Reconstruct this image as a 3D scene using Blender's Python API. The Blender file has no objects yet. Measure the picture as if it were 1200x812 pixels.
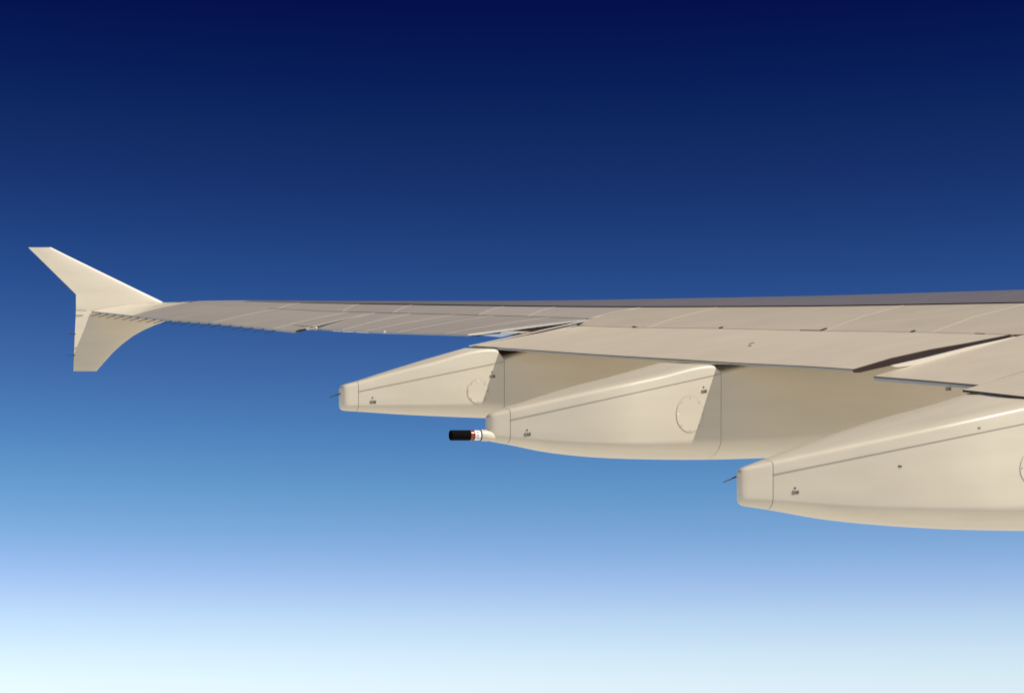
import bpy, math, random
from mathutils import Vector, Matrix
random.seed(4)
S = bpy.context.scene
rad = math.radians

# ------------------------------------------------------------------ camera
# Aircraft frame: x forward, y outboard (port), z up, metres, origin at the cabin window.
F = 2230.0; PXC, PYC = 600.0, 406.0; YAW = rad(24.4); PITCH = rad(11.5)
LOOK = Vector((math.sin(YAW), math.cos(YAW), 0)); RIGHT = Vector((math.cos(YAW), -math.sin(YAW), 0))
BANK = Matrix.Rotation(PITCH, 4, RIGHT)            # the aircraft's attitude in the air
cam_d = bpy.data.cameras.new('camera'); cam = bpy.data.objects.new('camera', cam_d)
S.collection.objects.link(cam); S.camera = cam
cam_d.sensor_width = 36; cam_d.lens = 36*F/1200; cam_d.clip_end = 2.0e6; cam_d.clip_start = .1
UP = Vector((0, 0, 1))
cam.matrix_world = BANK @ Matrix((RIGHT, UP, -LOOK)).transposed().to_4x4()

# ------------------------------------------------------------------ sun and sky
SUN_TO = Vector((1.237, -1.0, 2.1)).normalized()      # towards the sun, aircraft frame
SUNW = (BANK.to_3x3() @ SUN_TO).normalized()
sd = bpy.data.lights.new('sun', 'SUN'); sd.energy = 4.7; sd.angle = rad(.53); sd.color = (1, .935, .83)
so = bpy.data.objects.new('sun', sd); S.collection.objects.link(so)
so.rotation_euler = SUNW.to_track_quat('Z', 'Y').to_euler(); so.location = (0, 0, 60)
W = bpy.data.worlds.new('World'); S.world = W; W.use_nodes = True
nt = W.node_tree; nt.nodes.clear()
def N(t, typ, **kw):
    n = t.nodes.new(typ)
    for k, v in kw.items(): setattr(n, k, v)
    return n
out = N(nt, 'ShaderNodeOutputWorld'); bg = N(nt, 'ShaderNodeBackground'); bg.inputs[1].default_value = .1
sky = N(nt, 'ShaderNodeTexSky', sky_type='NISHITA', sun_disc=False)
sky.sun_elevation = math.asin(SUNW.z); sky.sun_rotation = math.atan2(SUNW.x, SUNW.y)
sky.altitude = 11000; sky.air_density = 1; sky.dust_density = .1; sky.ozone_density = 1.5
geo = N(nt, 'ShaderNodeTexCoord'); sep = N(nt, 'ShaderNodeSeparateXYZ'); comb = N(nt, 'ShaderNodeCombineXYZ')
mx = N(nt, 'ShaderNodeMath', operation='MAXIMUM'); mx.inputs[1].default_value = .02
L = nt.links.new
L(geo.outputs['Generated'], sep.inputs[0]); L(sep.outputs[2], mx.inputs[0])
L(sep.outputs[0], comb.inputs[0]); L(sep.outputs[1], comb.inputs[1]); L(mx.outputs[0], comb.inputs[2])
L(comb.outputs[0], sky.inputs[0])
# high-altitude air: tint of the sky by elevation (white haze at the horizon, near-black blue overhead)
SKY_K = 3.5766
SKY_STOPS = [(0.0000, (0.8837, 0.6106, 0.4131)), (0.0418, (0.7891, 0.5452, 0.3688)), (0.0556, (0.8255, 0.5926, 0.3846)), (0.0815, (0.8696, 0.6340, 0.4183)), (0.1189, (0.8219, 0.6390, 0.4557)), (0.1555, (0.6908, 0.5864, 0.4840)), (0.1800, (0.5833, 0.5573, 0.4782)), (0.2054, (0.4864, 0.5276, 0.4696)), (0.2519, (0.3528, 0.4897, 0.4592)), (0.3107, (0.2512, 0.3942, 0.4343)), (0.3746, (0.1872, 0.2966, 0.3871)), (0.4590, (0.1037, 0.1963, 0.3274)), (0.5132, (0.0695, 0.1444, 0.2753)), (0.5702, (0.0476, 0.0984, 0.2295)), (0.6148, (0.0331, 0.0796, 0.2008)), (0.6538, (0.0207, 0.0551, 0.1829)), (0.6972, (0.0132, 0.0373, 0.1602)), (0.7376, (0.0093, 0.0220, 0.1434)), (0.9000, (0.0083, 0.0198, 0.1291)), (1.0000, (0.0079, 0.0187, 0.1219))]
mr = N(nt, 'ShaderNodeMapRange'); mr.inputs[1].default_value = 0; mr.inputs[2].default_value = .5
L(sep.outputs[2], mr.inputs[0])
ramp = N(nt, 'ShaderNodeValToRGB'); el = ramp.color_ramp.elements
while len(el) > 1: el.remove(el[-1])
el[0].position = SKY_STOPS[0][0]; el[0].color = (*SKY_STOPS[0][1], 1)
for p, c in SKY_STOPS[1:]:
    e = el.new(p); e.color = (*c, 1)
L(mr.outputs[0], ramp.inputs[0])
mul = N(nt, 'ShaderNodeVectorMath', operation='MULTIPLY'); L(sky.outputs[0], mul.inputs[0]); L(ramp.outputs[0], mul.inputs[1])
sc = N(nt, 'ShaderNodeVectorMath', operation='SCALE'); L(mul.outputs[0], sc.inputs[0]); sc.inputs[3].default_value = SKY_K
L(sc.outputs[0], bg.inputs[0]); L(bg.outputs[0], out.inputs[0])
S.view_settings.view_transform = 'Standard'; S.view_settings.look = 'None'
S.view_settings.exposure = 0; S.view_settings.gamma = 1; S.view_settings.use_curve_mapping = False

# ------------------------------------------------------------------ materials
def mat(name, col, rough=.4, var=.03, spec=.5, metal=0.0, bump=.0, scale=1.2, streak=(.5, 3.0, 3.0), coat=0.0):
    m = bpy.data.materials.new(name); m.use_nodes = True; t = m.node_tree; b = t.nodes['Principled BSDF']
    b.inputs['Roughness'].default_value = rough; b.inputs['Metallic'].default_value = metal
    b.inputs['Specular IOR Level'].default_value = spec; b.inputs['Coat Weight'].default_value = coat
    b.inputs['Coat Roughness'].default_value = .07
    tc = N(t, 'ShaderNodeTexCoord'); mp = N(t, 'ShaderNodeMapping'); mp.inputs['Scale'].default_value = streak
    t.links.new(tc.outputs['Object'], mp.inputs[0])
    nz = N(t, 'ShaderNodeTexNoise'); nz.inputs['Scale'].default_value = scale; nz.inputs['Detail'].default_value = 5
    t.links.new(mp.outputs[0], nz.inputs['Vector'])
    r = N(t, 'ShaderNodeValToRGB'); e = r.color_ramp.elements
    e[0].position = .3; e[1].position = .7
    e[0].color = (*[c*(1-var*1.6) for c in col], 1); e[1].color = (*[min(1, c*(1+var)) for c in col], 1)
    t.links.new(nz.outputs[0], r.inputs[0]); t.links.new(r.outputs[0], b.inputs['Base Color'])
    if bump:
        n2 = N(t, 'ShaderNodeTexNoise'); n2.inputs['Scale'].default_value = 1.6; n2.inputs['Detail'].default_value = 2
        t.links.new(tc.outputs['Object'], n2.inputs['Vector'])
        bp = N(t, 'ShaderNodeBump'); bp.inputs['Strength'].default_value = 1; bp.inputs['Distance'].default_value = bump
        t.links.new(n2.outputs[0], bp.inputs['Height']); t.links.new(bp.outputs[0], b.inputs['Normal'])
    return m
M = {
 'paint':  mat('white_gloss_paint', (.665, .60, .475), .38, .035, bump=.0015, coat=.12),
 'flap':   mat('flap_paint', (.57, .50, .40), .42, .03, bump=.0015),
 'skin':   mat('skin_paint_fresnel_outer', (.365, .33, .295), .40, .035, bump=.002),  # skin tones step along the span to imitate Fresnel reflection
 'skin_b': mat('skin_paint_fresnel_outer_weathered', (.35, .315, .28), .42, .04, bump=.002),
 'slat':   mat('bare_grey_slat', (.25, .235, .25), .33, .04, metal=.25),
 'light':  mat('pale_joint_sealant', (.70, .65, .55), .5, .02),
 'skin_i': mat('skin_paint_fresnel_inner', (.495, .435, .345), .42, .035, bump=.002),  # lighter inboard: the Fresnel gradient is put into the panel colours
 'skin_j': mat('skin_paint_fresnel_inner_weathered', (.475, .417, .33), .44, .04, bump=.002),
 'skin_m': mat('skin_paint_fresnel_middle', (.41, .37, .32), .41, .035, bump=.002),
 'seam_o': mat('outer_joint_sealant', (.50, .46, .395), .5, .02),
 'seam':   mat('skin_joint_sealant', (.56, .50, .41), .5, .02),
 'edge_d': mat('dark_edge_seal', (.17, .16, .145), .6, .05, .3),  # dark upper band of the flap trailing edge
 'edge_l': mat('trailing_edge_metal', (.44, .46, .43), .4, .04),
 'dark':   mat('dark_gap_rubber_and_shade', (.05, .035, .03), .7, .1, .2),
 'line':   mat('panel_joint_grey', (.22, .185, .14), .7, .1, .2),
 'brown':  mat('hinge_gap_sealant', (.30, .24, .20), .6, .1, .3),
 'edge':   mat('skylit_edge_metal', (.42, .44, .46), .35, .05, metal=.2),  # bluish skylight on the shaded edges put into the metal's colour
 'pale':   mat('pale_blue_reflection', (.42, .52, .64), .35, .03),  # reflected light in the aileron gap put into the colour
 'black':  mat('black_pipe', (.003, .003, .003), .85, .1, .08),
 'ink':    mat('stencil_ink', (.035, .03, .02), .6, .05, .2),
 'red':    mat('red_heat_ring', (.33, .06, .03), .25, .1, metal=.4),
 'white':  mat('white_collar_paint', (.85, .84, .80), .3, .02),
 'wick':   mat('static_wick_carbon', (.02, .02, .025), .5, .1, .3),
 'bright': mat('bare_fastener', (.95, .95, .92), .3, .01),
 'rib':    mat('dark_end_rib_and_shade', (.045, .027, .024), .5, .15, .3),
}

# ------------------------------------------------------------------ thing root and mesh helpers
O0 = Vector((20, 18, -.6))
root = bpy.data.objects.new('airliner_wing', None); S.collection.objects.link(root)
root.empty_display_size = 2
root.matrix_world = BANK @ Matrix.Translation(O0)
root['label'] = 'cream white airliner wing with three flap track fairings and an arrow-shaped wingtip fence'
root['category'] = 'aircraft wing'

class MB:
    def __init__(s): s.v = []; s.f = []; s.m = []
    def add(s, vs, fs, mi=0):
        b = len(s.v); s.v += [Vector(p) for p in vs]
        for f in fs: s.f.append([i+b for i in f]); s.m.append(mi)
def part(name, mb, mats, parent=None, smooth=True, label=None, kind=None, angle=30):
    parent = parent or root
    if not isinstance(mats, (list, tuple)): mats = [mats]
    c = sum(mb.v, Vector())/len(mb.v)
    me = bpy.data.meshes.new(name); me.from_pydata([tuple(p-c) for p in mb.v], [], mb.f)
    for m in mats: me.materials.append(m)
    for p, mi in zip(me.polygons, mb.m): p.material_index = mi; p.use_smooth = smooth
    me.validate(); me.update()
    if smooth: me.set_sharp_from_angle(angle=rad(angle))
    o = bpy.data.objects.new(name, me); S.collection.objects.link(o); o.parent = parent
    o['_c'] = tuple(c)
    pc = O0 if parent == root else Vector(parent['_c'])
    o.location = c - pc
    if label: o['label'] = label
    if kind: o['kind'] = kind
    return o
def lerp(a, b, t): return a + (b-a)*t
def tab(T, x):
    """piecewise linear (x sorted), extrapolated with the end slopes"""
    k = 0
    while k < len(T)-2 and x > T[k+1][0]: k += 1
    (x0, y0), (x1, y1) = T[k], T[k+1]
    return y0 + (y1-y0)*(x-x0)/(x1-x0)
def stab(T, x):
    """smooth (Catmull/Hermite) version of tab"""
    if x <= T[0][0] or x >= T[-1][0]: return tab(T, x)
    k = 0
    while x > T[k+1][0]: k += 1
    x0, y0 = T[k]; x1, y1 = T[k+1]; d = (y1-y0)/(x1-x0)
    def sl(i):
        if i <= 0: return (T[1][1]-T[0][1])/(T[1][0]-T[0][0])
        if i >= len(T)-1: return (T[-1][1]-T[-2][1])/(T[-1][0]-T[-2][0])
        a = (T[i][1]-T[i-1][1])/(T[i][0]-T[i-1][0]); b = (T[i+1][1]-T[i][1])/(T[i+1][0]-T[i][0])
        return 0 if a*b < 0 and abs(a-b) > 1 else (a+b)/2
    h = x1-x0; t = (x-x0)/h; m0 = sl(k)*h; m1 = sl(k+1)*h
    return (2*t**3-3*t*t+1)*y0+(t**3-2*t*t+t)*m0+(-2*t**3+3*t*t)*y1+(t**3-t*t)*m1
# survey of the photograph: bearing of a point from the window, crossed with a plan line of the wing
def bear(px): return math.tan(YAW + math.atan((px-PXC)/F))
def zat(x, y, py): return (PYC-py)/F*(x*LOOK.x + y*LOOK.y)
def on_plan(px, py, a, b, ymax=None):
    k = bear(px); y = a/(k+b)
    if ymax: y = min(y, ymax)
    return Vector((k*y, y, zat(k*y, y, py)))
def on_y(px, py, y): k = bear(px); return Vector((k*y, y, zat(k*y, y, py)))
def proj(p):
    d = p.x*LOOK.x+p.y*LOOK.y; return PXC+F*(p.x*RIGHT.x+p.y*RIGHT.y)/d, PYC-F*p.z/d

def grid(mb, P, mi=0, flip=False):
    """P[i][j] -> quads"""
    b = len(mb.v); nu, nv = len(P), len(P[0])
    for r in P: mb.v += [Vector(p) for p in r]
    for i in range(nu-1):
        for j in range(nv-1):
            q = [b+i*nv+j, b+(i+1)*nv+j, b+(i+1)*nv+j+1, b+i*nv+j+1]
            mb.f.append(q[::-1] if flip else q); mb.m.append(mi)
def slab(P, th, mats_edge=0, two=False):
    """solid panel: grid P on top, th(i,j) metres thick; edge faces get material index mats_edge"""
    nu, nv = len(P), len(P[0]); f = th if callable(th) else (lambda i, j: th)
    Q = [[P[i][j]-Vector((0, 0, f(i, j))) for j in range(nv)] for i in range(nu)]
    mb = MB(); grid(mb, P, 0, True); grid(mb, Q, 0)
    def wall(a, b):
        grid(mb, [a, b], mats_edge)
    if two:
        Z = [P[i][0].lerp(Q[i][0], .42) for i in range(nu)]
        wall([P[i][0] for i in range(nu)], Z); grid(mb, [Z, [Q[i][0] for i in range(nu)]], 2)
    else: wall([P[i][0] for i in range(nu)], [Q[i][0] for i in range(nu)])
    wall([Q[i][-1] for i in range(nu)], [P[i][-1] for i in range(nu)])
    wall(Q[0], P[0]); wall(P[-1], Q[-1])
    return mb
def ribbon(pts, w, h=.004, side=None, up=UP):
    """thin raised strip along pts: w wide (a number or list), h proud"""
    mb = MB(); rows = []
    n = len(pts)
    for i, p in enumerate(pts):
        t = (pts[min(i+1, n-1)]-pts[max(i-1, 0)]).normalized()
        s = side if side is not None else t.cross(up).normalized()
        ww = w[i] if isinstance(w, (list, tuple)) else w
        rows.append([p-s*ww/2-up*.01, p-s*ww/2+up*h, p+s*ww/2+up*h, p+s*ww/2-up*.01])
    grid(mb, rows); mb.add(rows[0], [(0, 1, 2, 3)]); mb.add(rows[-1], [(3, 2, 1, 0)])
    return mb
def tube(mb, a, b, r0, r1, n=8, mi=0, caps=True):
    d = (b-a).normalized(); s = d.cross(Vector((.3, .2, 1))).normalized(); t = d.cross(s)
    ra = [a+(s*math.cos(2*math.pi*k/n)+t*math.sin(2*math.pi*k/n))*r0 for k in range(n)]
    rb = [b+(s*math.cos(2*math.pi*k/n)+t*math.sin(2*math.pi*k/n))*r1 for k in range(n)]
    fs = [(k, (k+1) % n, n+(k+1) % n, n+k) for k in range(n)]
    if caps: fs += [tuple(range(n))[::-1], tuple(range(n, 2*n))]
    mb.add(ra+rb, fs, mi)

# ------------------------------------------------------------------ ground far below
gmb = MB(); R = 420000.0; n = 12
vs = [(0, 0, 0)]; rings = [2000, 8000, 25000, 70000, 180000, R]; seg = 48
for r in rings: vs += [(r*math.cos(2*math.pi*k/seg), r*math.sin(2*math.pi*k/seg), 0) for k in range(seg)]
fs = [(0, 1+k, 1+(k+1) % seg) for k in range(seg)]
for q in range(len(rings)-1):
    a = 1+q*seg; b = a+seg
    fs += [(a+k, b+k, b+(k+1) % seg, a+(k+1) % seg) for k in range(seg)]
me = bpy.data.meshes.new('ground'); me.from_pydata(vs, [], fs); me.update()
g = bpy.data.objects.new('cloud_deck', me); S.collection.objects.link(g); g.location = (0, 0, -10600)
g['kind'] = 'structure'; g['label'] = 'bright white undercast far below the aircraft'
me.materials.append(mat('bright_undercast', (.77, .755, .71), .95, .06, .05, scale=.00015, streak=(1, 1, 1)))

# ------------------------------------------------------------------ wing guide lines (plan line a - b*y, height from the survey)
T_TEO = [(107, 364.5), (130, 367), (155, 369.8), (190, 373.6), (250, 378), (300, 383), (345, 388)]
T_TEA = [(371, 384.6), (400, 386.8), (450, 389), (548, 391.8)]
T_MIDO = [(150, 359), (205, 357.6), (255, 358.8), (325, 362), (380, 364.5), (460, 366.7), (540, 368.7), (620, 370.8), (690, 373.4)]
T_MIDI = [(690, 373.4), (850, 372.2), (1015, 371), (1240, 372)]
T_SLAT = [(180, 355.8), (235, 354.3), (285, 353.6), (330, 354.6), (420, 356.5), (550, 358.5), (700, 360.2), (850, 360), (960, 359.3), (1200, 355.4)]
T_CRST = [(195, 354.3), (240, 352.6), (290, 352), (400, 352.7), (550, 352.8), (660, 352), (750, 350.6), (850, 348.8), (960, 346.6), (1080, 343.2), (1200, 339.5)]
T_SPOI = [(678, 382), (745, 384), (840, 385.2), (950, 387.6), (1070, 389.5), (1183, 392.3)]
T_TEI = [(553, 405.5), (620, 409.7), (713, 416), (790, 420.5), (860, 424.7), (960, 429.7), (1000, 432.5)]
T_TEJ = [(1022, 440.5), (1085, 445.5), (1148, 451)]
YT = 38.1
def TEO(p): return on_plan(p, stab(T_TEO, p), 25.0, .445, YT)
def TEA(p): return on_plan(p, stab(T_TEA, p), 21.47, .323)
def MIDO(p): return on_plan(p, stab(T_MIDO, p), 32.95, .636, YT)
def MIDI(p): return on_plan(p, stab(T_MIDI, p), 40.9, .912)
def SLAT(p): return on_plan(p, stab(T_SLAT, p), 38.7, .75, YT)
def CRST(p): return on_plan(p, stab(T_CRST, p), 44.57, .892, YT)
def SPOI(p): return on_plan(p, stab(T_SPOI, p), 36.1, .784)
def TEI(p): return on_plan(p, stab(T_TEI, p), 25.0, .445)
def TEJ(p): return on_plan(p, tab(T_TEJ, p), 25.0, .445)
T2M = [(107, 150), (155, 205), (190, 255), (250, 325), (320, 408), (345, 440)]
A2M = [(371, 440), (400, 482), (427, 534), (465, 580), (521, 645), (548, 690)]
M2S = [(150, 180), (205, 235), (255, 285), (325, 350), (401, 420), (460, 482), (560, 590), (618, 650), (690, 750)]
S2C = [(180, 195), (235, 246), (285, 297), (750, 775), (1200, 1235)]
I2P = [(553, 678), (600, 745), (650, 810), (700, 865), (790, 970), (1000, 1183), (1024, 1197), (1148, 1330), (1400, 1600)]
P2M = [(678, 690), (757, 790), (965, 1010), (1090, 1140), (1180, 1240), (1400, 1480), (1600, 1700)]
N2S = [(690, 750), (790, 840), (1010, 1058), (1140, 1205), (1240, 1300), (1480, 1560), (1700, 1800)]
def inv(T): return [(b, a) for a, b in T]
def frange(a, b, n): return [a+(b-a)*k/(n-1) for k in range(n)]
def ruled(fa, fb, ps, mp, nv=6, bulge=0.0):
    rows = []
    for p in ps:
        a = fa(p); b = fb(tab(mp, p)); rows.append([a.lerp(b, j/(nv-1)) + UP*bulge*(4*(j/(nv-1))*(1-j/(nv-1))) for j in range(nv)])
    return rows

# ---- outboard panels between the spar line and the trailing edge
tip_b = [155, 250, 320, 345]; ail_b = [371, 400, 427, 465, 521, 548]
e = .25
for k in range(len(tip_b)-1):
    ps = frange(tip_b[k], tip_b[k+1], 8)
    part('tip_panel', slab(ruled(TEO, MIDO, ps, T2M, 7, .015), .035, 1), [M['skin'] if k % 2 else M['skin_b'], M['edge_l']])
for (a, b, i0, i1) in [(371, 450, 0, 2), (450, 548, 2, 5)]:
    ps = [a+.6] + [p for p in frange(a, b, 12)][1:-1] + [b-.6]
    part('aileron', slab(ruled(TEA, MIDO, ps, A2M, 7, .015), lambda i, j: .03+.02*j, 1), [M['skin'] if a == 371 else M['skin_b'], M['edge']])
# ---- skin panels between spar line and slat
mb_ = [205, 325, 401, 460, 560, 618, 690]
for k in range(len(mb_)-1):
    ps = frange(mb_[k], mb_[k+1], 7)
    part('skin_panel', slab(ruled(MIDO, SLAT, ps, M2S, 5, .02), .03), M['skin_m'] if k > 3 else M['skin'] if k % 2 else M['skin_b'])
ib = [678, 757, 965, 1090, 1250, 1430, 1600]
for k in range(len(ib)-1):
    ps = frange(ib[k], ib[k+1], 9)
    P = []
    for p in ps:
        a = SPOI(p); m = MIDI(tab(P2M, p)); s = SLAT(tab(N2S, tab(P2M, p)))
        c = [a, a.lerp(m, .5), m, m.lerp(s, .5), s]
        P.append(c)
    part('skin_panel', slab(P, .03), M['skin_i'] if k % 2 else M['skin_j'])

# ---- slat with rounded nose, and the underside
def nose(p, up=.0):
    s = SLAT(p); c = CRST(tab(S2C, p)); d = Vector((c.x-s.x, c.y-s.y, 0)); w = max(d.length, .05)
    if w < .12: d = Vector((1, 0, 0))
    d.normalize(); th = .10 + .32*min(1, max(0, (p-180)/900))
    st = .022*min(1, max(0, (p-270)/200)); r = [s+UP*st, s.lerp(c, .35)+UP*(st+.012*w), s.lerp(c, .7)+UP*(st*.7+.012*w), c, c+d*th*.45-UP*th*.06, c+d*th*.85-UP*th*.28,
         c+d*th-UP*th*.55, c+d*th*.8-UP*th*.85, c+d*th*.3-UP*th*1.0]
    return r
pp = frange(285, 1800, 40)
rows = [nose(p) for p in pp]
m = MB(); grid(m, rows, 0, True); 
grid(m, [[r[0]-UP*(.022+.03*min(1, (p-285)/260)) for r, p in zip(rows, pp)], [r[0] for r in rows]], 1, True)
part('slat', m, [M['slat'], M['dark']], label='dark grey leading edge slat')
pp = [180, 195, 210, 225, 240, 255, 270, 285.5]
m = MB(); grid(m, [[q-(UP*.002 if i == 0 else UP*0) for i, q in enumerate(nose(p))] for p in pp], 0, True)
part('tip_leading_edge', m, M['skin'])
def thick(p): return tab([(180, .12), (400, .2), (750, .26), (1000, .55), (1300, .8), (1800, 1.0)], min(p, 1800))
m = MB(); rows = []
for p in [180, 200, 235, 270, 300, 340, 400, 470, 540, 620, 700, 749]:
    n_ = nose(p)[-1]; q = tab(inv(M2S), p); mid = MIDO(q)
    te = (TEO(tab(inv(T2M), q)) if q <= 440 else TEA(tab(inv(A2M), q)))
    t = thick(p); rows.append([n_, n_.lerp(mid, .4)-UP*t*.55, mid-UP*t, mid.lerp(te, .5)-UP*(t*.5+.02), te-UP*.03])
grid(m, rows); 
rows = []
for p in [751, 800, 870, 950, 1050, 1150, 1300, 1450, 1600, 1790]:
    n_ = nose(p)[-1]; q = tab(inv(N2S), p); mid = MIDI(q); sp = SPOI(tab(inv(P2M), q)); t = thick(p)
    rows.append([n_, n_.lerp(mid, .4)-UP*t*.5, mid-UP*t, sp-UP*(.12+t*.45), sp-UP*.02])
grid(m, rows)
part('lower_skin', m, M['paint'])

# ---- flaps
ps = frange(553, 1000, 26)
def fth(i, j): return .036 + .17*(j/6)
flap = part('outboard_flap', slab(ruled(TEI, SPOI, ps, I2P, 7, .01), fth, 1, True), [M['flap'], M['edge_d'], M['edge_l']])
ps = [1024]+frange(1035, 1148, 8)
P = ruled(TEJ, SPOI, ps, I2P, 7, .01)
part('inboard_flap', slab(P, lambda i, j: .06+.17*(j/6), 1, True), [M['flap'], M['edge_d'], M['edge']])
def TEK(p): return on_plan(p, tab([(1128, 456.6), (1200, 464.6)], p), 24.6, .445)
ps = [1128, 1160, 1200, 1280, 1400]; P = []
for k, p in enumerate(ps):
    t = tab([(1128, 1148), (1400, 1410)], p); a = TEK(p); b = TEJ(t); s = SPOI(tab(I2P, t))
    P.append([a, b+UP*.001]+[b.lerp(s, q) for q in (.25, .5, .75, 1)])
part('inboard_flap', slab(P, lambda i, j: .03+.03*j, 1), [M['flap'], M['rib']])

# ---- lines, seals and steps on the upper surface
def crown(a, b, h, n=9): return [a.lerp(b, k/(n-1))+UP*h*4*(k/(n-1))*(1-k/(n-1)) for k in range(n)]
def seal(pts, w, mt, name='sealant_strip', h=.003, side=None): return part(name, ribbon(pts, w, h, side), M[mt], smooth=False)
XS = Vector((1, 0, 0))
for t in [250, 320, 345]:
    a = TEO(t); b = MIDO(tab(T2M, t)); seal(crown(a, b, .015), .03, 'seam_o', side=Vector((.35, -1, 0)).normalized())
for t in [400, 427, 465, 521]:
    a = TEA(t); b = MIDO(tab(A2M, t)); seal(crown(a, b, .015), .035, 'seam_o', side=Vector((.35, -1, 0)).normalized())
for t in [325, 401, 460, 560, 618, 690]:
    a = MIDO(t); b = SLAT(tab(M2S, t)); seal(crown(a, b, .02), .03, 'seam_o', side=Vector((.35, -1, 0)).normalized())
for t, s0 in [(757, 0), (965, 0), (1090, 0), (1250, 0), (1430, 0)]:
    a = SPOI(t); mm = MIDI(tab(P2M, t)); s = SLAT(tab(N2S, tab(P2M, t)))
    seal([a, a.lerp(mm, .5), mm, mm.lerp(s, .5), s], .022, 'seam', side=Vector((.5, -1, 0)).normalized())
# thin spar line outboard, fading to the tip
ps = frange(315, 697, 30)
seal([MIDO(min(p, 690))+ (MIDI(p)-MIDI(690) if p > 690 else Vector()) for p in ps], [.03+.05*min(1, (p-315)/150) for p in ps], 'brown', 'spar_joint', .004, XS)
# step at the rear of the inboard skin
ps = frange(678, 1195, 40)
m = MB(); grid(m, [[SPOI(p)+UP*.006 for p in ps], [SPOI(p)-Vector((.03, 0, .022)) for p in ps]])
part('flap_shroud_gap', m, M['line'], smooth=False)
for a, b in [(741, 748), (938, 963), (1143, 1155)]:
    m = MB(); grid(m, [[SPOI(p)+UP*.012-XS*.005 for p in (a, b)], [SPOI(p)-Vector((.04, 0, .03)) for p in (a, b)]])
    part('hinge_slot', m, M['dark'], smooth=False)
for a, da in [(843, 6), (962, 9), (1068, 5), (742, 4)]:
    p0 = SPOI(a); p1 = p0.lerp(MIDI(tab(P2M, a)), .09*da/6)
    part('hinge_bracket', ribbon([p0+UP*.006, p1+UP*.006], .035, .01, Vector((.5, -1, 0)).normalized()), M['dark'], smooth=False)
# access panel outline near the slat
def onD(px, py): return on_plan(px, py, 40.2, .80)
seal([onD(p, 366.8) for p in frange(1016, 1160, 8)], .05, 'brown', 'access_joint', .02, XS)
seal([onD(1160, 366.6), onD(1168, 365), onD(1200, 358.3)], .05, 'light', side=Vector((.5, -1, 0)).normalized(), h=.02)
seal([onD(p, 367.7) for p in frange(922, 950, 4)], .07, 'brown', 'access_joint', .02, XS)
for (a, b) in [((919, 368), (940, 362.5)), ((948, 368), (962, 363.3))]:
    seal([onD(*a), onD(*b)], .05, 'light', side=Vector((.5, -1, 0)).normalized(), h=.02)
# hinge line by the outer aileron end, its shadow drawn as a dark strip
def onA(px, py): return on_plan(px, py, 25.35, .445)
seal([onA(p, q) for p, q in [(345.5, 381.6), (357, 382.6), (369, 383.8)]], .06, 'line', 'hinge_shadow_line', .012, XS)

# generic strip between two polylines sharing a vertical plan plane
def strip(name, top, bot, pl, mt, d=.03, label=None):
    T = [on_plan(x, y, *pl) for x, y in top]; B = [on_plan(x, y, *pl) for x, y in bot]
    n = max(len(T), len(B)); dn = Vector((-pl[1], 1, 0)); dn = Vector((1, pl[1], 0)).normalized()
    m = MB()
    ring = T + B[::-1]; k = len(ring)
    back = [p+dn*d for p in ring]
    m.add(ring+back, [tuple(range(k)), tuple(range(2*k-1, k-1, -1))]+[(i, k+i, k+(i+1) % k, (i+1) % k) for i in range(k)])
    return part(name, m, M[mt], smooth=False, label=label)
def plan_through(p, q):       # x = a - b*y through two points
    b = -(p.x-q.x)/(p.y-q.y); return (p.x+b*p.y, b)
# outer aileron slot
strip('slot_seal', [(345.5, 388), (351, 386.2), (358, 384.9), (359, 386)], [(347, 389.2), (352, 388.6), (358.5, 387)], (24.95, .445), 'dark')
strip('slot_lip', [(358.5, 385), (370, 383.2)], [(359, 386.9), (371, 385)], (24.95, .445), 'light')
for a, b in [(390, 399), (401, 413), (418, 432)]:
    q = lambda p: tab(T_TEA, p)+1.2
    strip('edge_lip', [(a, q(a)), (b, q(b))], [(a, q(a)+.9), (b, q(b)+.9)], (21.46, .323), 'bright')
strip('edge_fitting', [(449, 387.6), (450.4, 387.6)], [(449, 390.0), (450.4, 390.0)], (21.42, .323), 'light')

# gap between the inner aileron and the outboard flap
gp = plan_through(TEA(548), MIDO(690)+Vector((.1, 0, 0)))
gf = plan_through(TEI(553), SPOI(678))
strip('aileron_end_rib', [(547.5, 391.8), (600, 385), (650, 378.6), (690, 374.2)], [(547.5, 393.2), (559, 392.4), (600, 387), (650, 380.6), (690, 375)], gp, 'light')
strip('slot_seal', [(549, 392), (558.5, 390.6)], [(550, 392.8), (559, 391.6)], (gp[0]-.02, gp[1]), 'dark')
strip('slot_seal', [(567, 391.3), (586, 388.2)], [(563, 392.1), (585.5, 390.4)], (gp[0]-.02, gp[1]), 'dark')
strip('slot_shade_strip', [(592, 387.6), (620, 383.7), (650, 379.9), (680, 376.2)], [(592, 388.2), (620, 388.6), (640, 385), (660, 380.8), (680, 377.2)], (gp[0]-.04, gp[1]), 'rib', .02, 'dark strip painted as the shade inside the slot between aileron and flap')  # solid dark strip painted for the shaded inside of the slot
strip('slot_cover', [(585, 388.7), (592, 387.8), (621, 388.6)], [(586, 390.2), (612, 390.3)], (gp[0]-.08, gp[1]), 'light')
strip('lit_sliver_plate', [(562, 391.9), (585, 389.9), (609, 390)], [(562, 393), (586, 395)], (gp[0]-.1, gp[1]), 'pale', label='pale blue plate painted as the lit sliver in the gap')  # added plate, coloured as the lit sliver seen in the gap
fe = (gf[0]-.05, gf[1])
strip('flap_end_rib', [(549, 405.2), (618, 390.2), (660, 381), (690, 374.3)], [(552, 406.2), (618, 392), (665, 381.6), (690, 375.2)], fe, 'light')
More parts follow.
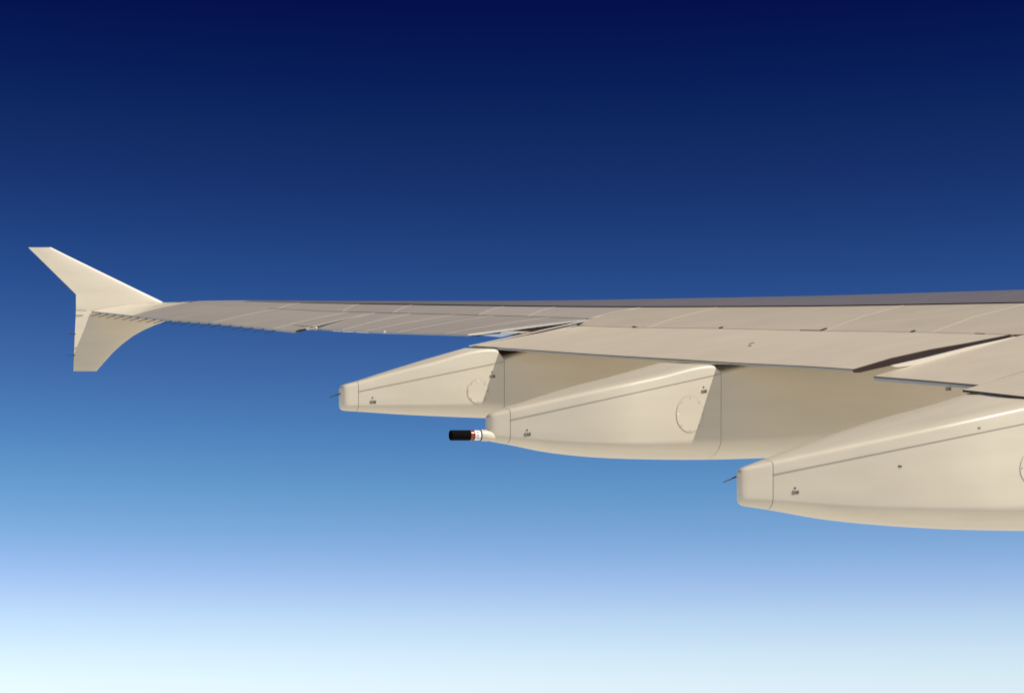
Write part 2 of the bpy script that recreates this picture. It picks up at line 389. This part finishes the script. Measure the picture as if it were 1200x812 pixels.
strip('flap_end_seal', [(552, 406), (618, 391.9), (665, 381.4)], [(555, 407.4), (618, 393.4), (668, 382)], (fe[0]-.02, fe[1]), 'dark')
strip('flap_end_strip', [(557, 406.8), (618, 393.5), (676, 380.6)], [(562, 406.9), (585, 402), (635, 391.8), (676, 381.6)], (fe[0]-.04, fe[1]), 'light')
seal([TEI(556)+UP*.004, TEI(583)+UP*.002], .03, 'line', 'flap_joint', .004, XS)

# gap between outboard and inboard flaps
gr = plan_through(TEI(1000), SPOI(1183)); gr = (gr[0]-.02, gr[1])
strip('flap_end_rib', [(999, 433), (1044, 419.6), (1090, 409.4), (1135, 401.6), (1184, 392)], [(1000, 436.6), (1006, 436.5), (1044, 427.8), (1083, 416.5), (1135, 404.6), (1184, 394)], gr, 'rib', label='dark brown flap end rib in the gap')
gs = plan_through(TEJ(1024), SPOI(1197)); gs = (gs[0]-.03, gs[1])
strip('flap_edge_seal', [(1043, 428.2), (1083, 419.2), (1135, 406.2), (1188, 394.6)], [(1048, 430), (1057, 429.8), (1083, 425.2), (1135, 411), (1191, 397.4)], gs, 'light', label='bright cream seal along flap edge')
seal([on_plan(x, y, *gs) for x, y in [(1057, 430.4), (1083, 425.7), (1135, 411.6), (1191, 398)]], .02, 'brown', 'seal_joint', .008)
strip('flap_gap_fitting', [(1188, 392.4), (1200, 391.5)], [(1190, 395.6), (1200, 395.2)], (gs[0]-.05, gs[1]), 'dark')
# two small vents on the flap
fp = plan_through(TEI(800), SPOI(tab(I2P, 800)))
for (a, b) in [((878, 404.4), (883.5, 403)), ((877.5, 407), (880, 406.5))]:
    def onF(px, py):
        k = bear(px)
        y = 24.6
        best = None
        for yy in frange(22, 29, 281):
            p = on_y(px, py, yy); te = 25-.445*yy; sp = 36.1-.784*yy
            s = (p.x-te)/(sp-te); tz = TEI_y(yy).z; sz = SPOI_y(yy).z
            dz = abs(p.z-(tz+(sz-tz)*s))
            if best is None or dz < best[0]: best = (dz, p)
        return best[1]
    def TEI_y(y): return TEI(proj(Vector((25-.445*y, y, 0)))[0])
    def SPOI_y(y): return SPOI(proj(Vector((36.1-.784*y, y, 0)))[0])
    part('flap_vent', ribbon([onF(*a)+UP*.02, onF(*b)+UP*.02], .02, .006, XS), M['line'], smooth=False)

# ------------------------------------------------------------------ wingtip fence
FY = 38.1
T_LE = [(290, 60), (300, 80), (320, 121), (340, 162), (352, 187), (356, 195), (375, 196.5), (378, 190), (381, 181.5), (387, 168), (394, 155.5), (403, 143.5), (413, 132.5), (424, 122.5), (435, 113)]
T_TE = [(290, 33), (345, 89), (350, 89), (364, 89), (400, 87.3), (435, 86)]
def fence_pt(px, py, y): return on_y(px, py, y)
rowsN, rowsF = [], []
pys = frange(290, 345, 18)+frange(350, 378, 9)+frange(381, 435, 19)
for py in pys:
    le, te = tab(T_LE, py), tab(T_TE, py); c = (le-te)/62
    yb = FY + .09*max(0, (360-py)/62) + .06*max(0, (py-372)/62)
    t = min(.055, .022+.02*c); A = []; B = []
    for s in [0, .02, .06, .14, .3, .5, .7, .88, 1]:
        px = le+(te-le)*s; h = t*(2.6*math.sqrt(s)-2.2*s-.38*s**3) if s < 1 else .004
        h = max(h, .003)
        if s == 0: h = .0
        A.append(fence_pt(px, py, yb-h)); B.append(fence_pt(px, py, yb+h))
    rowsN.append(A); rowsF.append(B)
m = MB(); grid(m, rowsN); grid(m, rowsF, 0, True)
for k in (0, -1): grid(m, [rowsN[k], rowsF[k]], 0, k == 0)
grid(m, [[r[-1] for r in rowsN], [r[-1] for r in rowsF]], 0, False)
fence = part('wingtip_fence', m, M['paint'], label='arrow-shaped cream wingtip fence')
# upper wing surface curving up into the fence
P = []
for t in frange(0, 1, 10):
    te = TEO(lerp(155, 107, t)); md = MIDO(lerp(205, 150, t)); sl = SLAT(lerp(235, 180, t)); cr = CRST(lerp(246, 195, t))
    lift = .03*t**2
    if t > .999: te, md, sl = [Vector((q.x, FY-.045, q.z)) for q in (te, md, sl)]
    c = [te+UP*0, te.lerp(md, .25)+UP*lift*.35, te.lerp(md, .6)+UP*lift*.8, md+UP*lift, md.lerp(sl, .5)+UP*lift*.75, sl+UP*lift*.3, cr]
    P.append(c)
part('tip_fillet', slab(P, .035, 1), [M['paint'], M['edge']])
m = MB(); a = on_y(88.8, 363.6, FY-.06); b = on_y(101, 364, FY-.06)
part('fence_joint', ribbon([a, b], .012, .004, UP, Vector((0, -1, 0))), M['line'], fence, smooth=False)

# ------------------------------------------------------------------ static wicks
def wick(a, b, parent=None, r=.0095):
    m = MB(); tube(m, a, a.lerp(b, .3), r*1.3, r*1.2, 6); tube(m, a.lerp(b, .3), b, r, r*.7, 6)
    return part('static_wick', m, M['wick'], parent)
wk = [118, 126.5, 135.5, 145, 154.5, 163, 172.5, 182, 191, 200.5, 211, 222, 233.5, 246, 258, 270.5, 283, 295.5, 308.5, 321.5]
for p in wk:
    a = TEO(p)-UP*.03; b = a + Vector((-.19, .0, -.058)); wick(a+Vector((.03, 0, .008)), b, None, .008)
for (x, y) in [(51, 309), (77, 335), (87.5, 391.5), (86.5, 416.5)]:
    a = on_y(x, y, FY+.02); wick(a+XS*.02, a-XS*.13, fence, .0085)

# ------------------------------------------------------------------ flap track fairings
def fairing(Yn, Wd, T_R, T_C, T_B, px0, seam1, seam2, px_end, taper, tailw, crest=.55, name='flap_track_fairing'):
    """Yn inboard face; Wd half width; T_R near chine, T_C crest, T_B keel heights; returns dict of helpers"""
    Yc = Yn+Wd
    xe = Yn*bear(px0); x_full = Yn*bear(taper)
    # tail face is narrower, so it stands further out
    def Wx(x):
        t = min(1, max(0, (x-xe)/(x_full-xe))); t = (t-t**4/4)/.75; return Wd*(tailw+(1-tailw)*t)
    xe = (Yc-Wd*tailw)*bear(px0+5)
    x1 = (Yc-Wx(Yn*bear(seam1)))*bear(seam1)
    def xof(px):
        x = Yn*bear(px)
        for _ in range(6): x = (Yc-Wx(x))*bear(px)
        return x
    def pxof(x, y): return proj(Vector((x, y, 0)))[0]
    def sec(x, ins=0.0):
        w = Wx(x); y0 = Yc-w; yc = Yc+crest*w
        zr = zat(x, y0, stab(T_R, pxof(x, y0))); zc = zat(x, yc, tab(T_C, pxof(x, yc)))
        zb = zat(x, Yc, stab(T_B, pxof(x, Yc))); H = zr-zb
        r = min(.058, .2*H, w*.4)
        pts = [(yc, zc)]
        # top, convex toward the chine
        ya, za = y0+r*1.1, zr+r*.30+(zc-zr)*.02
        for s in (.25, .5, .75): pts.append((lerp(yc, ya, s), lerp(zc, za, s)+.004*math.sin(math.pi*s)))
        for s in (0, .2, .4, .6, .8, 1):
            a = rad(lerp(72, 0, s)); pts.append((y0+r-r*math.cos(a), zr-r*.75+r*math.sin(a)*1.0))
        zl = zb+.25*H
        for s in (.25, .5, .75, 1): pts.append((y0, lerp(zr-r*.75, zl, s)))
        for s in (.08, .18, .3, .42, .54, .66, .78, .88, .95, 1):
            a = s*math.pi/2; pts.append((Yc-w*math.cos(a)**.9, zl-(zl-zb)*math.sin(a)**1.05))
        low = pts[14:]
        for (y, z) in pts[-2:3:-1]: pts.append((2*Yc-y, z if z < zr-.5*r else z+(zc-zr)*.1-.01))
        cy, cz = Yc, (zr+zb)/2
        k = 1-ins
        return [Vector((x, cy+(y-cy)*k, cz+(z-cz)*(1-ins*.55))) for y, z in pts]
    def body(xs, mt, nm, parent, cap0=True, cap1=True, ins=None, label=None):
        m = MB(); rows = [sec(x, 0 if ins is None else ins[i]) for i, x in enumerate(xs)]
        n = len(rows[0]); b = 0
        for r_ in rows: m.v += r_
        for i in range(len(rows)-1):
            for j in range(n):
                m.f.append([i*n+j, i*n+(j+1) % n, (i+1)*n+(j+1) % n, (i+1)*n+j]); m.m.append(0)
        if cap0: m.f.append(list(range(n))[::-1]); m.m.append(0)
        if cap1: m.f.append([(len(rows)-1)*n+j for j in range(n)]); m.m.append(0)
        return part(nm, m, M[mt], parent, label=label, angle=50)
    X1, X2, XE = xof(seam1), xof(seam2), xof(px_end)
    g_ = .004
    main = body([X1+g_]+frange(X1+.04, X2-.1, 80)+[X2-.07, X2-g_], 'paint', name, root, label=None)
    rr = .10
    xs = [xe, xe+.004, xe+.013, xe+.03, xe+.055, xe+.09]+frange(xe+.13, X1-g_, 8)
    body(xs, 'paint', 'tail_cone', main, ins=[.45, .28, .16, .07, .02, 0]+[0]*8)
    body([X2+g_]+frange(X2+.05, XE, 12), 'paint', 'forward_shell', main)
    for X in (X1, X2): body([X-.02, X+.02], 'line', 'seam_seal', main, ins=[.012, .012])
    def side(px, py, off=.005):
        x = xof(px); y = Yc-Wx(x)-off; return Vector((x, y, zat(x, y, py)))
    def line(pts, w, mt='line', nm='panel_joint'):
        P = []
        for (a, b) in zip(pts[:-1], pts[1:]):
            for s in frange(0, 1, 48)[:-1]: P.append(side(lerp(a[0], b[0], s), lerp(a[1], b[1], s)))
        P.append(side(*pts[-1]))
        return part(nm, ribbon(P, w, .001, None, Vector((0, -1, 0))), M[mt], main, smooth=False)
    def glyph(ch):
        cu = bpy.data.curves.new('lettering', 'FONT'); cu.body = ch; cu.size = 1; cu.extrude = .02; cu.offset = .02
        to = bpy.data.objects.new('tmp', cu); S.collection.objects.link(to)
        dg = bpy.context.evaluated_depsgraph_get(); me = bpy.data.meshes.new_from_object(to.evaluated_get(dg))
        bpy.data.objects.remove(to)
        return [v.co.copy() for v in me.vertices], [tuple(p.vertices) for p in me.polygons]
    def text(px, py, hpx, s='GSE', tilt=0, dot=True, mt='ink'):
        c = side(px, py, .004); h = hpx*c.length/F/.70; ct, st = math.cos(tilt), math.sin(tilt)
        gl = [glyph(ch) for ch in s]; ws = [max(v.x for v in g_[0])-min(v.x for v in g_[0]) for g_ in gl]
        u0 = -(sum(ws)+.10*(len(s)-1))/2
        for k, (vs, fs) in enumerate(gl):
            P = []; m = MB(); x0 = min(v.x for v in vs); uk = u0+sum(ws[:k])+.10*k
            for co in vs:
                a = (uk+co.x-x0)*h*.95; b = (co.y-.35)*h
                u, w_ = a*ct-b*st, a*st+b*ct
                x = c.x+u; P.append(Vector((x, Yc-Wx(x)-.003-.002*(co.z > 0), c.z+w_)))
            m.add(P, fs); part('stencil_letter', m, M[mt], main, smooth=False)
        if dot:
            d = side(px-.4, py-5.0, .003); m2 = MB(); tube(m2, d+Vector((0, .004, 0)), d-Vector((0, .003, 0)), .012, .011, 8)
            part('drain_hole', m2, M[mt], main, smooth=False)
    def disc(px, py, rx, ry, br=None):
        c = side(px, py); sx = (side(px+rx, py)-side(px-rx, py)).length/2; sz = abs(side(px, py-ry).z-side(px, py+ry).z)/2
        n = 40; m = MB(); yy = c.y
        ring = lambda k, o: [Vector((c.x+sx*k*math.cos(2*math.pi*i/n), side(px+rx*k*math.cos(2*math.pi*i/n), py).y-o, c.z+sz*k*math.sin(2*math.pi*i/n))) for i in range(n)]
        a, b = ring(.97, .0), ring(.965, .0018)
        m.add(a+b, [(i, n+i, n+(i+1) % n, (i+1) % n) for i in range(n)]+[tuple(range(n, 2*n))[::-1]])
        part('access_panel', m, M['paint'], main, smooth=False)
        m = MB(); a, b = ring(.968, .0012), ring(.992, .0012)
        m.add(a+b, [(i, n+i, n+(i+1) % n, (i+1) % n) for i in range(n)])
        part('panel_joint', m, M['ring'], main, smooth=False)
        for k in range(8):
            an = 2*math.pi*k/8+math.pi/2
            q = Vector((c.x+sx*.88*math.cos(an), side(px+rx*.88*math.cos(an), py).y-.003, c.z+sz*.88*math.sin(an)))
            m = MB(); hot = (k == br); tube(m, q+Vector((0, .003, 0)), q-Vector((0, .004, 0)), .014 if hot else .006, .013 if hot else .007, 8)
            part('fastener', m, M['bright'] if hot else M['line'], main, smooth=False)
    return dict(main=main, side=side, line=line, text=text, disc=disc, sec=sec, xe=xe, Yc=Yc, Wx=Wx)
M['ring'] = mat('faint_panel_joint', (.54, .48, .375), .6, .05)

F1 = fairing(28.05, .42,
    [(397, 454), (420, 448.5), (456, 438.5), (501, 427.3), (575, 409.8), (585, 412), (590, 420), (602, 418.5), (616, 412), (660, 408), (760, 404), (900, 400)],
    [(397, 452), (420, 446), (456, 434), (500, 420.5), (545, 407.8), (560, 409), (575, 411.5), (588, 419), (602, 418), (618, 412), (660, 408), (760, 404), (900, 400)],
    [(397, 481), (420, 482.3), (470, 485.6), (520, 488), (568, 489.8), (640, 491), (760, 490), (900, 480)],
    397, 420, 591, 870, 560, .30)
F1['line']([(420.5, 458.6), (590, 424)], .0042)
F1['disc'](560, 458.5, 12.6, 14, 0)
F1['text'](437, 471, 3.2); F1['text'](577, 441, 3.2, dot=True)
a = F1['side'](397.5, 462, -.15); wick(a+XS*.14+UP*.03, a+Vector((-.12, -.02, -.045)), F1['main'])

F2 = fairing(24.13, .66,
    [(569, 488), (598, 481), (640, 471.4), (693, 459.6), (773, 442), (830, 429), (838, 429.5), (845, 435), (852, 434.5), (863, 431), (900, 426), (1000, 421), (1200, 417)],
    [(569, 486.5), (598, 475.3), (660, 457), (776, 424.2), (805, 425), (830, 427), (842, 434.5), (852, 434), (864, 430), (900, 426), (1000, 421), (1200, 417)],
    [(569, 516.5), (579, 518), (598, 521.5), (640, 529.8), (693, 535.5), (773, 538.2), (843, 538), (900, 536), (960, 532), (1040, 525), (1150, 512)],
    569, 598, 845, 1150, 745, .14, .44)
F2['line']([(598.5, 492), (845, 438)], .0042)
F2['disc'](808.5, 485, 16.2, 21.6, 2)
F2['text'](618, 509, 3.3, tilt=.12); F2['text'](825, 458.6, 3.3, tilt=.1); F2['text'](1111.5, 455.5, 3.3)
F2['line']([(805, 486), (813, 486)], .010, 'brown', 'stencil_line')

F3 = fairing(19.0, .84,
    [(863, 551.5), (907, 541.8), (1050, 511.5), (1200, 478.6), (1232, 471.6), (1242, 474), (1250, 480), (1275, 470), (1400, 462), (1600, 455)],
    [(863, 550), (901, 535.5), (1000, 503.5), (1137, 460.3), (1200, 468.6), (1240, 474), (1300, 470), (1400, 462), (1600, 455)],
    [(863, 591.5), (904, 598), (960, 607.8), (1010, 613.4), (1080, 618.2), (1150, 620.6), (1200, 621), (1300, 619), (1400, 612), (1600, 590)],
    863, 906, 1252, 1500, 1165, .07, .36)
F3['line']([(906.5, 556), (1200, 496.5), (1245, 487.4)], .0048)
F3['disc'](1214, 548, 19, 21.5, 5)
F3['text'](932, 576.8, 3.5, tilt=.1)
for x0, y0, l, d in [(1052.5, 546, 4, 'ink'), (1146, 501, 3, 'line')]:
    F3['line']([(x0, y0), (x0+l, y0+.5)], .016, d, 'drain_slot')
a = F3['side'](863.5, 560, -.15); wick(a+XS*.16+UP*.04, a+Vector((-.11, -.02, -.045)), F3['main'])

# added dark blocks standing in for shade in the notch between fairing and flap
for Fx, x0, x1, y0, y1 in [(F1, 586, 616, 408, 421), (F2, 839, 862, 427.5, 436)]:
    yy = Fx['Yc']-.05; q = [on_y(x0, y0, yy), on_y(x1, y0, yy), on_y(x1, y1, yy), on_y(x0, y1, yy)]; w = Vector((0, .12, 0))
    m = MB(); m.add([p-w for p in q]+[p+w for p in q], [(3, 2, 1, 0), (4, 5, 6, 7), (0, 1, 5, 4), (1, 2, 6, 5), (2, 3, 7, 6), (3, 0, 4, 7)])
    part('notch_shade_block', m, M['dark'], Fx['main'], smooth=False)

# fuel jettison pipe at the tail of the middle fairing
mn = F2['main']; ya = F2['Yc']-F2['Wx'](F2['xe'])-.0
def lathe(pts, n=28):
    """pts: (px, py centre, radius px) along the pipe axis"""
    m = MB(); rows = []
    for px, py, r in pts:
        c = on_y(px, py, ya+.03); d = c.length/F*r
        rows.append([c+Vector((0, math.cos(2*math.pi*k/n)*d, math.sin(2*math.pi*k/n)*d)) for k in range(n)])
    for r_ in rows: m.v += r_
    for i in range(len(rows)-1):
        for k in range(n): m.f.append([i*n+k, (i+1)*n+k, (i+1)*n+(k+1) % n, i*n+(k+1) % n]); m.m.append(0)
    m.f.append(list(range(n))); m.m.append(0); m.f.append([(len(rows)-1)*n+k for k in range(n)][::-1]); m.m.append(0)
    return m
part('jettison_nozzle', lathe([(536, 510, 4.9), (528.6, 510, 5.0), (528.1, 510, 5.3), (528, 510, 5.9), (528.4, 510, 6.05), (550, 510, 6.05)]), M['black'], mn, label='matt black open pipe end')
part('nozzle_ring', lathe([(550, 510, 5.9), (550.3, 510, 6.3), (552, 510, 6.1), (553.9, 510, 6.0)]), M['red'], mn, label='orange red ring')
part('nozzle_ring', lathe([(553.8, 510, 6.1), (554.6, 510, 6.1)]), M['black'], mn, label='thin black ring')
part('nozzle_collar', lathe([(554.6, 510, 5.7), (555, 510, 5.9), (561.6, 510, 5.9), (562, 510, 5.7)]), M['white'], mn)
part('nozzle_ring', lathe([(562, 510, 6.2), (563, 510, 6.2)]), M['black'], mn)
part('pipe_fairing', lathe([(563, 510, 6.4), (566, 510, 6.7), (570, 510.4, 6.6), (575, 511, 5.6), (580, 511.8, 4), (584, 512.4, 2.2), (588, 513, .6)]), M['paint'], mn)
for dz in (-3.4, 0, 3.4):
    c = on_y(560.4, 510+dz, ya+.03-.074*math.sqrt(max(0, 1-(dz/6)**2))); m = MB(); tube(m, c+Vector((0, .01, 0)), c-Vector((0, .006, 0)), .009, .008, 8)
    part('fastener', m, M['red'], mn, smooth=False)

for o in S.objects:
    if '_c' in o: del o['_c']
print('objects', len(S.objects))
